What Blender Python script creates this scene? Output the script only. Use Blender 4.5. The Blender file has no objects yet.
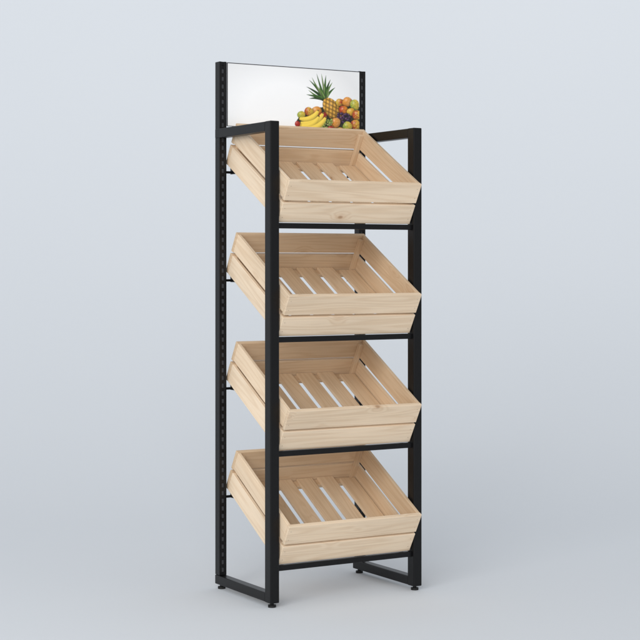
import bpy, bmesh, math, random
import numpy as np
from mathutils import Vector, Matrix
random.seed(11)
scene=bpy.context.scene
col=scene.collection

# ---------------------------------------------------------------- helpers
def new_mat(name):
    m=bpy.data.materials.new(name); m.use_nodes=True
    nt=m.node_tree; nt.nodes.clear()
    out=nt.nodes.new('ShaderNodeOutputMaterial'); b=nt.nodes.new('ShaderNodeBsdfPrincipled')
    nt.links.new(b.outputs[0],out.inputs[0])
    return m,nt,b

class Build:
    def __init__(s): s.v=[];s.f=[];s.g=[];s.m=[];s.t=[];s.tone=1.0
    def add(s,bm,mat=0,axis=0,off=None):
        if off is None: off=Vector((random.uniform(-50,50),random.uniform(-50,50),random.uniform(-50,50)))
        base=len(s.v); bm.verts.index_update()
        tn=s.tone*random.uniform(.94,1.04)  # painted interior shade times random board-to-board variation
        for v in bm.verts:
            s.v.append(tuple(v.co))
            c=v.co
            g={0:(c.x,c.y,c.z),1:(c.y,c.x,c.z),2:(c.z,c.x,c.y)}[axis]
            s.g.append((g[0]+off[0],g[1]+off[1],g[2]+off[2])); s.t.append(tn)
        for f in bm.faces:
            s.f.append([base+v.index for v in f.verts]); s.m.append(mat)
        bm.free()
    def box(s,lo,hi,bev=0.0015,mat=0,axis=0,seg=2):
        bm=bmesh.new(); bmesh.ops.create_cube(bm,size=1)
        for v in bm.verts:
            v.co=Vector([lo[i]+(hi[i]-lo[i])*(v.co[i]+.5) for i in range(3)])
        if bev>0: bmesh.ops.bevel(bm,geom=list(bm.edges),offset=bev,segments=seg,profile=.5,affect='EDGES')
        s.add(bm,mat,axis)
    def cyl(s,c,r,h,axis='Z',mat=0,n=20,r2=None,bev=0):
        bm=bmesh.new(); bmesh.ops.create_cone(bm,cap_ends=True,segments=n,radius1=r,radius2=r if r2 is None else r2,depth=h)
        R={'Z':Matrix(),'Y':Matrix.Rotation(math.pi/2,4,'X'),'X':Matrix.Rotation(math.pi/2,4,'Y')}[axis]
        bmesh.ops.transform(bm,matrix=Matrix.Translation(c)@R,verts=bm.verts)
        s.add(bm,mat)
    def obj(s,name,mats,parent=None):
        me=bpy.data.meshes.new(name); me.from_pydata(s.v,[],s.f)
        for m in mats: me.materials.append(m)
        me.polygons.foreach_set('material_index',s.m); 
        a=me.attributes.new('grain','FLOAT_VECTOR','POINT')
        a.data.foreach_set('vector',[x for g in s.g for x in g])
        a=me.attributes.new('tone','FLOAT','POINT'); a.data.foreach_set('value',s.t)
        me.update()
        o=bpy.data.objects.new(name,me); col.objects.link(o)
        if parent: o.parent=parent
        return o
def empty(name,loc=(0,0,0)):
    e=bpy.data.objects.new(name,None); e.empty_display_size=.1; e.location=loc; col.objects.link(e); return e

# ---------------------------------------------------------------- materials
def wood():
    m,nt,b=new_mat('pine_wood'); N=nt.nodes; L=nt.links
    def math_(op,a,c=None,clamp=False):
        n=N.new('ShaderNodeMath'); n.operation=op; n.use_clamp=clamp
        for i,x in enumerate((a,c)):
            if x is None: continue
            if isinstance(x,(int,float)): n.inputs[i].default_value=x
            else: L.new(x,n.inputs[i])
        return n.outputs[0]
    at=N.new('ShaderNodeAttribute'); at.attribute_name='grain'
    to=N.new('ShaderNodeAttribute'); to.attribute_name='tone'
    oi=N.new('ShaderNodeObjectInfo')
    comb=N.new('ShaderNodeCombineXYZ')
    r=math_('MULTIPLY',oi.outputs['Random'],37.0)
    for i in range(3): L.new(r,comb.inputs[i])
    ad=N.new('ShaderNodeVectorMath'); ad.operation='ADD'; L.new(at.outputs['Vector'],ad.inputs[0]); L.new(comb.outputs[0],ad.inputs[1])
    co=ad.outputs[0]
    def mapped(s):
        n=N.new('ShaderNodeVectorMath'); n.operation='MULTIPLY'; L.new(co,n.inputs[0]); n.inputs[1].default_value=s; return n.outputs[0]
    vo=N.new('ShaderNodeTexVoronoi'); vo.inputs['Scale'].default_value=1; L.new(mapped((6.5,11,11)),vo.inputs['Vector'])
    kd=vo.outputs['Distance']
    sep=N.new('ShaderNodeSeparateColor'); L.new(vo.outputs['Color'],sep.inputs[0])
    has=math_('GREATER_THAN',sep.outputs[0],0.5)
    kn=N.new('ShaderNodeMapRange'); kn.interpolation_type='SMOOTHSTEP'; L.new(kd,kn.inputs[0])
    kn.inputs[1].default_value=.03; kn.inputs[2].default_value=.085; kn.inputs[3].default_value=1; kn.inputs[4].default_value=0
    knot=math_('MULTIPLY',kn.outputs[0],has)
    halo=N.new('ShaderNodeMapRange'); halo.interpolation_type='SMOOTHSTEP'; L.new(kd,halo.inputs[0])
    halo.inputs[1].default_value=.03; halo.inputs[2].default_value=.34; halo.inputs[3].default_value=1; halo.inputs[4].default_value=0
    hal=math_('MULTIPLY',halo.outputs[0],has)
    n1=N.new('ShaderNodeTexNoise'); n1.inputs['Scale'].default_value=1; n1.inputs['Detail'].default_value=2; L.new(mapped((1.1,17,17)),n1.inputs['Vector'])
    ph=math_('ADD',math_('MULTIPLY',n1.outputs[0],11.0),math_('MULTIPLY',hal,1.8))
    ring=math_('MULTIPLY',math_('ADD',math_('SINE',math_('MULTIPLY',ph,6.283)),1.0),.5)
    ring=math_('POWER',ring,1.8)
    n2=N.new('ShaderNodeTexNoise'); n2.inputs['Scale'].default_value=1; n2.inputs['Detail'].default_value=4; L.new(mapped((9,330,330)),n2.inputs['Vector'])
    n3=N.new('ShaderNodeTexNoise'); n3.inputs['Scale'].default_value=1; n3.inputs['Detail'].default_value=1; L.new(mapped((2.0,7,7)),n3.inputs['Vector'])
    mix=N.new('ShaderNodeMix'); mix.data_type='RGBA'; L.new(math_('MULTIPLY',ring,.32),mix.inputs[0])
    mix.inputs[6].default_value=(.765,.605,.435,1); mix.inputs[7].default_value=(.58,.395,.235,1)
    m2=N.new('ShaderNodeMix'); m2.data_type='RGBA'; m2.blend_type='MULTIPLY'; m2.inputs[0].default_value=1
    g=math_('ADD',math_('MULTIPLY',n2.outputs[0],.24),math_('MULTIPLY',n3.outputs[0],.34)); g=math_('ADD',g,.72)
    L.new(mix.outputs[2],m2.inputs[6]); L.new(g,m2.inputs[7])
    mh=N.new('ShaderNodeMix'); mh.data_type='RGBA'; L.new(math_('MULTIPLY',math_('POWER',hal,2.0),.32),mh.inputs[0]); L.new(m2.outputs[2],mh.inputs[6]); mh.inputs[7].default_value=(.52,.30,.15,1)
    m3=N.new('ShaderNodeMix'); m3.data_type='RGBA'; L.new(math_('MULTIPLY',knot,.62),m3.inputs[0]); L.new(mh.outputs[2],m3.inputs[6]); m3.inputs[7].default_value=(.28,.13,.055,1)
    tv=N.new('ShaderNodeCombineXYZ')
    L.new(to.outputs['Fac'],tv.inputs[0]); L.new(math_('POWER',to.outputs['Fac'],1.35),tv.inputs[1]); L.new(math_('POWER',to.outputs['Fac'],1.8),tv.inputs[2])  # lower values also go browner, colouring in the shade inside crates
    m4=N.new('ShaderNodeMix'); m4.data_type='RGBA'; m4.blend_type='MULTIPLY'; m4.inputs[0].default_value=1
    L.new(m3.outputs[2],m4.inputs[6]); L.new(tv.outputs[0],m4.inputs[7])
    L.new(m4.outputs[2],b.inputs['Base Color'])
    b.inputs['Roughness'].default_value=.55; b.inputs['Specular IOR Level'].default_value=.3
    bp=N.new('ShaderNodeBump'); bp.inputs['Strength'].default_value=.15; bp.inputs['Distance'].default_value=.001; L.new(n2.outputs[0],bp.inputs['Height']); L.new(bp.outputs[0],b.inputs['Normal'])
    return m
WOOD=wood()
def metal(name,c,r,spec=.5):
    m,nt,b=new_mat(name); b.inputs['Base Color'].default_value=(*c,1); b.inputs['Roughness'].default_value=r; b.inputs['Specular IOR Level'].default_value=spec
    n=nt.nodes.new('ShaderNodeTexNoise'); n.inputs['Scale'].default_value=900; tc=nt.nodes.new('ShaderNodeTexCoord'); nt.links.new(tc.outputs['Object'],n.inputs['Vector'])
    bp=nt.nodes.new('ShaderNodeBump'); bp.inputs['Strength'].default_value=.15; bp.inputs['Distance'].default_value=.0005
    nt.links.new(n.outputs[0],bp.inputs['Height']); nt.links.new(bp.outputs[0],b.inputs['Normal'])
    return m
BLACK=metal('black_powder_coat',(.0035,.0035,.004),.38,.27)
SLOT=metal('slot_core_metal',(.055,.057,.063),.5,.3)  # grey core behind the slotted face, lighter than the powder coat
STEEL=metal('nail_steel',(.42,.34,.26),.5); 
RUB=metal('black_rubber',(.010,.010,.010),.7,.3)

# ---------------------------------------------------------------- rack
W=.530; D=.343; H=1.5; pw=.032; pd=.036
UR=W+.006
rack=empty('display_rack',(0,0,0))
rack['label']='tall black metal four-tier display rack with a fruit header board'
rack['category']='display rack'
def side_frame(x):
    B=Build()
    B.box((x-pw/2,-pd/2,.014),(x+pw/2,pd/2,H),.0025)
    B.box((x-pw/2+.0006,pd/2-.001,H-.031),(x+pw/2-.0006,D+.014,H-.0006),.0025)
    B.box((x-pw/2+.0006,pd/2-.001,.0146),(x+pw/2-.0006,D+.014,.044),.0025)
    return B.obj('side_frame',[BLACK],rack)
side_frame(0); side_frame(W)
def upright(x,top=1.718):
    B=Build()
    w=.026; y0=D-.0145; y1=D+.0165
    z0=.0445
    zt=top
    B.box((x-w/2,y0,z0),(x-w/2+.0085,y1,zt),.0012)
    B.box((x+w/2-.0085,y0,z0),(x+w/2,y1,zt),.0012)
    B.box((x-w/2+.008,y0+.004,z0),(x+w/2-.008,y1-.001,zt-.001),0,mat=1)
    z=z0
    while z<zt-.012:
        B.box((x-w/2+.008,y0+.0005,z),(x+w/2-.008,y0+.006,z+.0105),.0006)
        z+=.025
    B.box((x-w/2+.008,y0+.0005,zt-.012),(x+w/2-.008,y1,zt-.0005),.0006)
    return B.obj('slotted_upright',[BLACK,SLOT],rack)
upright(0); upright(UR)
for x in (0,W):
    for y in (0,D-.005):
        B=Build(); B.cyl((x,y,.0035),.0125,.007,mat=0,n=28); B.cyl((x,y,.0095),.006,.010,mat=1,n=16)
        B.obj('levelling_foot',[RUB,BLACK],rack)

# ---------------------------------------------------------------- crate
TH=math.radians(30); CW=.490; CL=.402; CH=.1455; t=.013
base_z=[.128,.481,.834,1.187]
x0=W/2-CW/2; yf=.001
for z in base_z:
    B=Build()
    B.box((pw/2-.001,-.008,z-.018),(W-pw/2+.001,.010,z-.001),.0015)
    B.obj('crossbar',[BLACK],rack)
    for x in (x0+.014,x0+CW-.014-.014):
        bm=bmesh.new(); bmesh.ops.create_cube(bm,size=1)
        for v in bm.verts: v.co=Vector(((v.co.x+.5)*.014,(v.co.y+.5)*(CL-.024)+.012,(v.co.z-.5)*.005-.001))
        bmesh.ops.bevel(bm,geom=list(bm.edges),offset=.001,segments=1,affect='EDGES')
        bmesh.ops.transform(bm,matrix=Matrix.Translation((x,yf,z))@Matrix.Rotation(TH,4,'X'),verts=bm.verts)
        B=Build(); B.add(bm)
        zr=z+math.sin(TH)*CL*.93
        B.box((x+.002,D-.03,zr-.022),(x+.006,D+.004,zr+.0),.0008)
        xx=(pw/2-.006) if x<W/2 else (W-pw/2-.008)
        B.box((min(x,xx),D-.010,zr-.020),(max(x+.014,xx+.014),D-.003,zr-.012),.0008)
        B.obj('support_bracket',[BLACK],rack)

def make_crate():
    c=empty('wooden_crate')
    S=(CH-.008)/2
    j=lambda a=.0006: random.uniform(-a,a)
    def nails(B,xs,y,zs):
        for a in xs:
            for z in zs: B.cyl((a+j(.001),y,z+j(.001)),.0012,.0012,axis='Y',mat=1,n=10)
    for name,ya,yb,yn in (('front_panel',0,t,-.0001),('back_panel',CL-t,CL,CL+.0001)):
        B=Build(); B.tone=1.04 if name=='front_panel' else .86  # back panel darkened: crate interior shade put into its wood colour
        B.box((0+j(),ya,0),(CW+j(),yb,S),.0014,axis=0)
        B.box((0+j(),ya+j(),S+.008),(CW+j(),yb,CH),.0014,axis=0)
        for zc in (S*.5,S*1.5+.008): nails(B,(.012,CW-.012),yn,(zc-.016,zc+.016))
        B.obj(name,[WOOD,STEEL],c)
    for xa,xb,xn in ((0,t,-.0001),(CW-t,CW,CW+.0001)):
        B=Build(); B.tone=1.03 if xa==0 else .87  # right side's visible inner face gets its shade from a darker colour
        e=.0008
        B.box((xa+.001,t+e,0),(xb-.001,CL-t-e,S-.002),.0014,axis=1)
        B.box((xa+.001,t+e,S+.012),(xb-.001,CL-t-e,CH-.0006),.0014,axis=1)
        B.tone=.85  # corner battens darkened in colour as interior shade
        bx=(t-.001,t+.014) if xa==0 else (CW-t-.014,CW-t+.001)
        for yy in ((t+.0005,t+.015),(CL-t-.015,CL-t-.0005)):
            B.box((bx[0],yy[0],.012),(bx[1],yy[1],CH-.012),.001,axis=2)
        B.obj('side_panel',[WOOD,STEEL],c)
    B=Build(); B.tone=.83; n=6; inner=CW-2*t-.004; sw=.0605; gap=(inner-n*sw)/(n-1)  # base slats painted darker and browner in place of interior shade
    for i in range(n):
        xs=t+.002+i*(sw+gap)
        y0=t+.001; y1=CL-t-.001
        if i in(0,n-1): y0+=.016; y1-=.016
        B.box((xs+j(),y0,.0125),(xs+sw+j(),y1,.0215+j(.0004)),.0014,axis=1)
    for yy in (t+.002,CL-t-.032): B.box((t+.001,yy,.0005),(CW-t-.001,yy+.03,.0122),.0012,axis=0)
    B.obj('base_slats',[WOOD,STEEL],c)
    return c
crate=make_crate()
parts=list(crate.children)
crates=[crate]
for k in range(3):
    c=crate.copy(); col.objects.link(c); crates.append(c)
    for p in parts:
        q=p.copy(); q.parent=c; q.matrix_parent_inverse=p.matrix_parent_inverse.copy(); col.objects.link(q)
labs=['slatted pine crate tilted forward on the lowest rack tier',
 'slatted pine crate tilted forward on the second rack tier from below',
 'slatted pine crate tilted forward on the third rack tier from below',
 'slatted pine crate tilted forward just under the header board']
for i,(c,z,l) in enumerate(zip(crates,base_z,labs)):
    c.location=(x0,yf,z+.0005); c.rotation_euler=(TH,0,0)
    c['label']=l; c['category']='crate'; c['group']='wooden crates on the display rack'

# ---------------------------------------------------------------- header board with printed fruit
NX,NY=460,210
hx0=.0135; hx1=UR-.0135; hz0=1.508; hz1=1.716
def paint():
    X=np.linspace(225,362,NX+1)[None,:].repeat(NY+1,0)
    Vv=np.linspace(1,0,NY+1)[:,None].repeat(NX+1,1)   # row 0 = bottom
    Y=64+Vv*61
    img=np.ones((NY+1,NX+1,3))*np.array([.93,.94,.95])
    gx=(X-225)/137
    fade=np.clip(1-np.hypot((gx-.42)/.62,(Vv-.75)/1.0),0,1)
    img=img*(0.86+.19*np.clip(fade*1.9,0,1))[...,None]
    rng=np.random.RandomState(3)
    spk=rng.rand(NY+1,NX+1)
    spk=(spk+np.roll(spk,1,0)+np.roll(spk,1,1)+np.roll(spk,-1,0)+np.roll(spk,-1,1))/5
    def blob(cx,cy,rx,ry,c,ang=0,tex=0,gloss=.35,edge=.22,c2=None):
        a=math.radians(ang); dx=X-cx; dy=Y-cy
        u=(dx*math.cos(a)+dy*math.sin(a))/rx; v=(-dx*math.sin(a)+dy*math.cos(a))/ry
        th=np.arctan2(v,u); wob=1+.05*np.sin(th*2+cx)+.04*np.sin(th*3+cy)
        r2=(u*u+v*v)/wob**2; m=np.clip((1.03-np.sqrt(r2))*max(min(rx,ry),1.5)/.6,0,1)
        halo=np.clip(1-(np.sqrt(r2)-1)*max(rx,2)/1.5,0,1)*(r2>1)*.55
        under=(img.mean(-1)<.72)
        img[:]=img*(1-(halo*under)[...,None])
        nz=np.sqrt(np.clip(1-r2,0,1))
        lx=(dx/rx*-.45+dy/ry*-.65)
        sh=edge+(1-edge)*np.clip(.5*nz+.5*lx+.3,0,1.15)
        base=np.array(c)[None,None]*np.ones_like(img)
        if c2 is not None:
            k=np.clip(.5+.6*u+.5*(spk-.5)*4,0,1)[...,None]; base=base*(1-k)+np.array(c2)*k
        colr=base*sh[...,None]*(.75+.5*spk)[...,None]
        if tex:
            k=(np.abs(np.sin(u*5.5+v*7))*np.abs(np.sin(u*5.5-v*7)))[...,None]
            colr=colr*(.35+1.2*k)
        sp=np.exp(-(((dx/rx+.3)**2+(dy/ry+.38)**2)/.05))*gloss
        colr=colr+sp[...,None]*.55
        img[:]=img*(1-m[...,None])+np.clip(colr,0,1)*m[...,None]
    def leaf(x0,y0,x1,y1,w,c,bend=0):
        L=math.hypot(x1-x0,y1-y0); ux,uy=(x1-x0)/L,(y1-y0)/L
        s=((X-x0)*ux+(Y-y0)*uy)/L; d=(-(X-x0)*uy+(Y-y0)*ux)-bend*4*s*(1-s)
        ww=w*np.clip(1-s,0,1)**.7*np.clip(s*6+.3,0,1)
        m=np.clip((ww-np.abs(d))/.35+.3,0,1)*(s>-.02)*(s<1)
        colr=np.array(c)[None,None]*(.55+.7*np.clip(d/(w),-.5,1))[...,None]
        img[:]=img*(1-m[...,None])+np.clip(colr,0,1)*m[...,None]
    def banana(cx,cy,r,w,a0,a1,c):
        dx=X-cx; dy=Y-cy; rr=np.hypot(dx,dy); an=np.degrees(np.arctan2(dy,dx))
        t_=(an-a0)/(a1-a0); ww=w*np.clip(np.sin(np.clip(t_,0,1)*math.pi),0,1)**.45
        m=np.clip((ww-np.abs(rr-r))/.4,0,1)*(t_>0)*(t_<1)
        sh=.62+.42*np.cos((rr-r)/w*1.5+.7)
        colr=np.array(c)[None,None]*sh[...,None]
        tip=((t_<.06)|(t_>.95))[...,None]; colr=np.where(tip,np.array([.20,.13,.03])[None,None],colr)
        img[:]=img*(1-m[...,None])+np.clip(colr,0,1)*m[...,None]
    top=np.interp(X[0],[291,297,304,314,322,334,343,351,358,363],[120,112,105,101,100,94,91,92,96,98])
    msk=np.clip((Y-top[None]-1.5)/.8,0,1)*np.clip((X-294)/2,0,1)
    img[:]=img*(1-msk[...,None])+np.array([.035,.04,.015])*msk[...,None]
    G1=(.07,.20,.03);G2=(.20,.36,.08);G3=(.03,.10,.015);G4=(.30,.44,.16)
    for (a,b_,c_,bd) in ((305,82,G3,1),(308,75,G1,1),(331,73,G3,-1),(305,90,G1,.6),(326,69,G1,-.5),(336,81,G1,-1),(308,94,G3,1),(333,76,G2,-1)): leaf(325,94,a,b_,2.1,c_,bd)
    for (a,b_,c_,bd) in ((311,72,G2,-.8),(316,68,G1,-.4),(321,67.5,G4,.2),(307,85,G2,-.9),(314,77,G4,-.5),(325,75,G1,.5),(311,89,G1,.6),(318,81,G2,0),(329,82,G4,.6)): leaf(325.5,95,a,b_,1.8,c_,bd)
    blob(333,104,8,14,(.62,.33,.05),-32,tex=.6,gloss=.1,edge=.3)
    O=(.82,.30,.02);Rr=(.50,.03,.015);Yy=(.83,.58,.07);Gg=(.33,.45,.06);Rd=(.32,.02,.015);Pe=(.85,.42,.12)
    for q in ((341,96,4.6,4.2,Yy,Rr),(349,95,5.8,5.0,O,Pe),(357,98,5.2,6.0,Gg,Yy),
              (345,104,5.2,5,Rr,O),(353,105,4.4,4.2,Yy,O),(360,108,5.6,5.2,Rr,Yy),
              (316,106,5.6,5.0,Pe,O),(308,107,5.0,4.6,Rr,Yy),(300,111,4.6,4.2,Gg,Yy),
              (323,111,4.4,4.5,Rr,Rd)): blob(*q[:4],q[4],c2=q[5])
    for i in range(52):
        gx_=338+rng.rand()*14; gy=107+rng.rand()*11
        blob(gx_,gy,1.35,1.35,(.06,.02,.09) if i%3 else (.14,.04,.13),gloss=.4)
    for q in ((358,118,5.6,5.4,Rr,Yy),(349,120,5.4,5.0,Gg,Yy),(336,117,5.6,5.4,O,Pe)): blob(*q[:4],q[4],c2=q[5])
    for i in range(44):
        gx_=320+rng.rand()*13; gy=114+rng.rand()*10
        blob(gx_,gy,1.3,1.3,(.36,.48,.09) if i%4 else (.55,.6,.2),gloss=.4)
    for (cx,cy,r,w) in ((303,99,16,2.9),(305,100,19.5,3.1),(302,104,18,3.0),(306,103,21.5,3.0)): banana(cx,cy,r,w,20,112,(.98,.72,.10))
    for q in ((331,124,4.4,3.8,Rr,Rd),(341,125,5.2,3.8,Yy,Pe),(353,126,5.4,3.6,O,None),(322,126,4.6,3.4,Rr,O),(361,126,3.6,3.2,Gg,None),
              (296,120,3.0,3.2,Rr,None)): blob(*q[:4],q[4],c2=q[5])
    return np.clip(img,0,1)
img=paint()
xs=np.linspace(hx0+.0015,hx1-.0015,NX+1); zs=np.linspace(hz0+.0015,hz1-.003,NY+1)
ybf=D-.0185
XX,ZZ=np.meshgrid(xs,zs); verts=np.stack([XX.ravel(),np.full(XX.size,ybf-.0006),ZZ.ravel()],1)
idx=np.arange((NX+1)*(NY+1)).reshape(NY+1,NX+1)
faces=np.stack([idx[:-1,:-1].ravel(),idx[:-1,1:].ravel(),idx[1:,1:].ravel(),idx[1:,:-1].ravel()],1)
B=Build(); B.box((hx0,ybf,hz0),(hx1,ybf+.006,hz1),.0008)
mB=metal('board_edge',(.05,.05,.055),.5)
hb=B.obj('header_board',[mB],rack); hb['label']='white header board printed with a fruit picture'
me=bpy.data.meshes.new('fruit_print'); me.from_pydata(verts.tolist(),[],faces.tolist())
ca=me.color_attributes.new('print','FLOAT_COLOR','POINT')
ca.data.foreach_set('color',np.concatenate([img.reshape(-1,3),np.ones((img.shape[0]*img.shape[1],1))],1).ravel())
m,nt,b=new_mat('printed_vinyl'); an=nt.nodes.new('ShaderNodeAttribute'); an.attribute_name='print'
nt.links.new(an.outputs['Color'],b.inputs['Base Color']); b.inputs['Roughness'].default_value=.35
me.materials.append(m); fp=bpy.data.objects.new('fruit_print',me); col.objects.link(fp); fp.parent=hb

# ---------------------------------------------------------------- backdrop
F=Vector((.511,.86,0)).normalized(); R=Vector((F.y,-F.x,0))
prof=[]
y=-14
while y<1.5: prof.append((y,0)); y+=1.5
U0=1.6; rad=10.5
for i in range(49):
    a=math.radians(90*i/48); prof.append((U0+rad*math.sin(a),rad-rad*math.cos(a)))
prof+= [(U0+rad,13)]
vs=[];fs=[]
for (u,z) in prof:
    for s in (-24,24): 
        p=F*u+R*s; vs.append((p.x,p.y,z))
for i in range(len(prof)-1): fs.append((2*i,2*i+1,2*i+3,2*i+2))
me=bpy.data.meshes.new('studio_backdrop'); me.from_pydata(vs,[],fs); me.shade_smooth()
bd=bpy.data.objects.new('studio_backdrop',me); col.objects.link(bd); bd['kind']='structure'
m,nt,b=new_mat('backdrop_paper'); b.inputs['Roughness'].default_value=.8; b.inputs['Specular IOR Level'].default_value=.1
tc=nt.nodes.new('ShaderNodeTexCoord'); n=nt.nodes.new('ShaderNodeTexNoise'); n.inputs['Scale'].default_value=.35; nt.links.new(tc.outputs['Object'],n.inputs['Vector'])
mx=nt.nodes.new('ShaderNodeMix'); mx.data_type='RGBA'; nt.links.new(n.outputs[0],mx.inputs[0]); mx.inputs[6].default_value=(.722,.760,.805,1); mx.inputs[7].default_value=(.748,.780,.820,1)
nt.links.new(mx.outputs[2],b.inputs['Base Color']); me.materials.append(m)

# ---------------------------------------------------------------- light
w=bpy.data.worlds.new('World'); scene.world=w; w.use_nodes=True
bg=w.node_tree.nodes['Background']; bg.inputs[0].default_value=(.955,.975,1,1); bg.inputs[1].default_value=.555
def area(name,pos,target,size,power,colr=(1,1,1)):
    l=bpy.data.lights.new(name,'AREA'); l.shape='SQUARE'; l.size=size; l.energy=power; l.color=colr
    o=bpy.data.objects.new(name,l); col.objects.link(o); o.location=pos
    o.rotation_euler=(Vector(target)-Vector(pos)).to_track_quat('-Z','Y').to_euler(); return o
P=lambda f,r,z:tuple(F*f+R*r+Vector((0,0,z)))
l=bpy.data.lights.new('soft_directional_lamp','SUN'); l.energy=1.38; l.angle=math.radians(35); l.color=(1,.995,.985)
o=bpy.data.objects.new('soft_directional_lamp',l); col.objects.link(o); o.location=P(-6,-1,4)
dv=(F*1.0+R*.12+Vector((0,0,-math.tan(math.radians(19)))))
o.rotation_euler=dv.to_track_quat('-Z','Y').to_euler()
area('key_lamp',P(-4.0,-2.4,2.2),(.2,.1,.8),1.8,72,(1,.985,.96))

# ---------------------------------------------------------------- camera
cd=bpy.data.cameras.new('camera'); cam=bpy.data.objects.new('camera',cd); col.objects.link(cam); scene.camera=cam
cd.sensor_width=36; cd.lens=92.6; cd.shift_y=-58/640; cd.clip_end=200
d=5.08; p=-F*d+R*.148; cam.location=(p.x,p.y,1.065)
cam.rotation_euler=F.to_track_quat('-Z','Y').to_euler()
scene.view_settings.view_transform='Standard'; scene.view_settings.look='None'; scene.view_settings.exposure=0
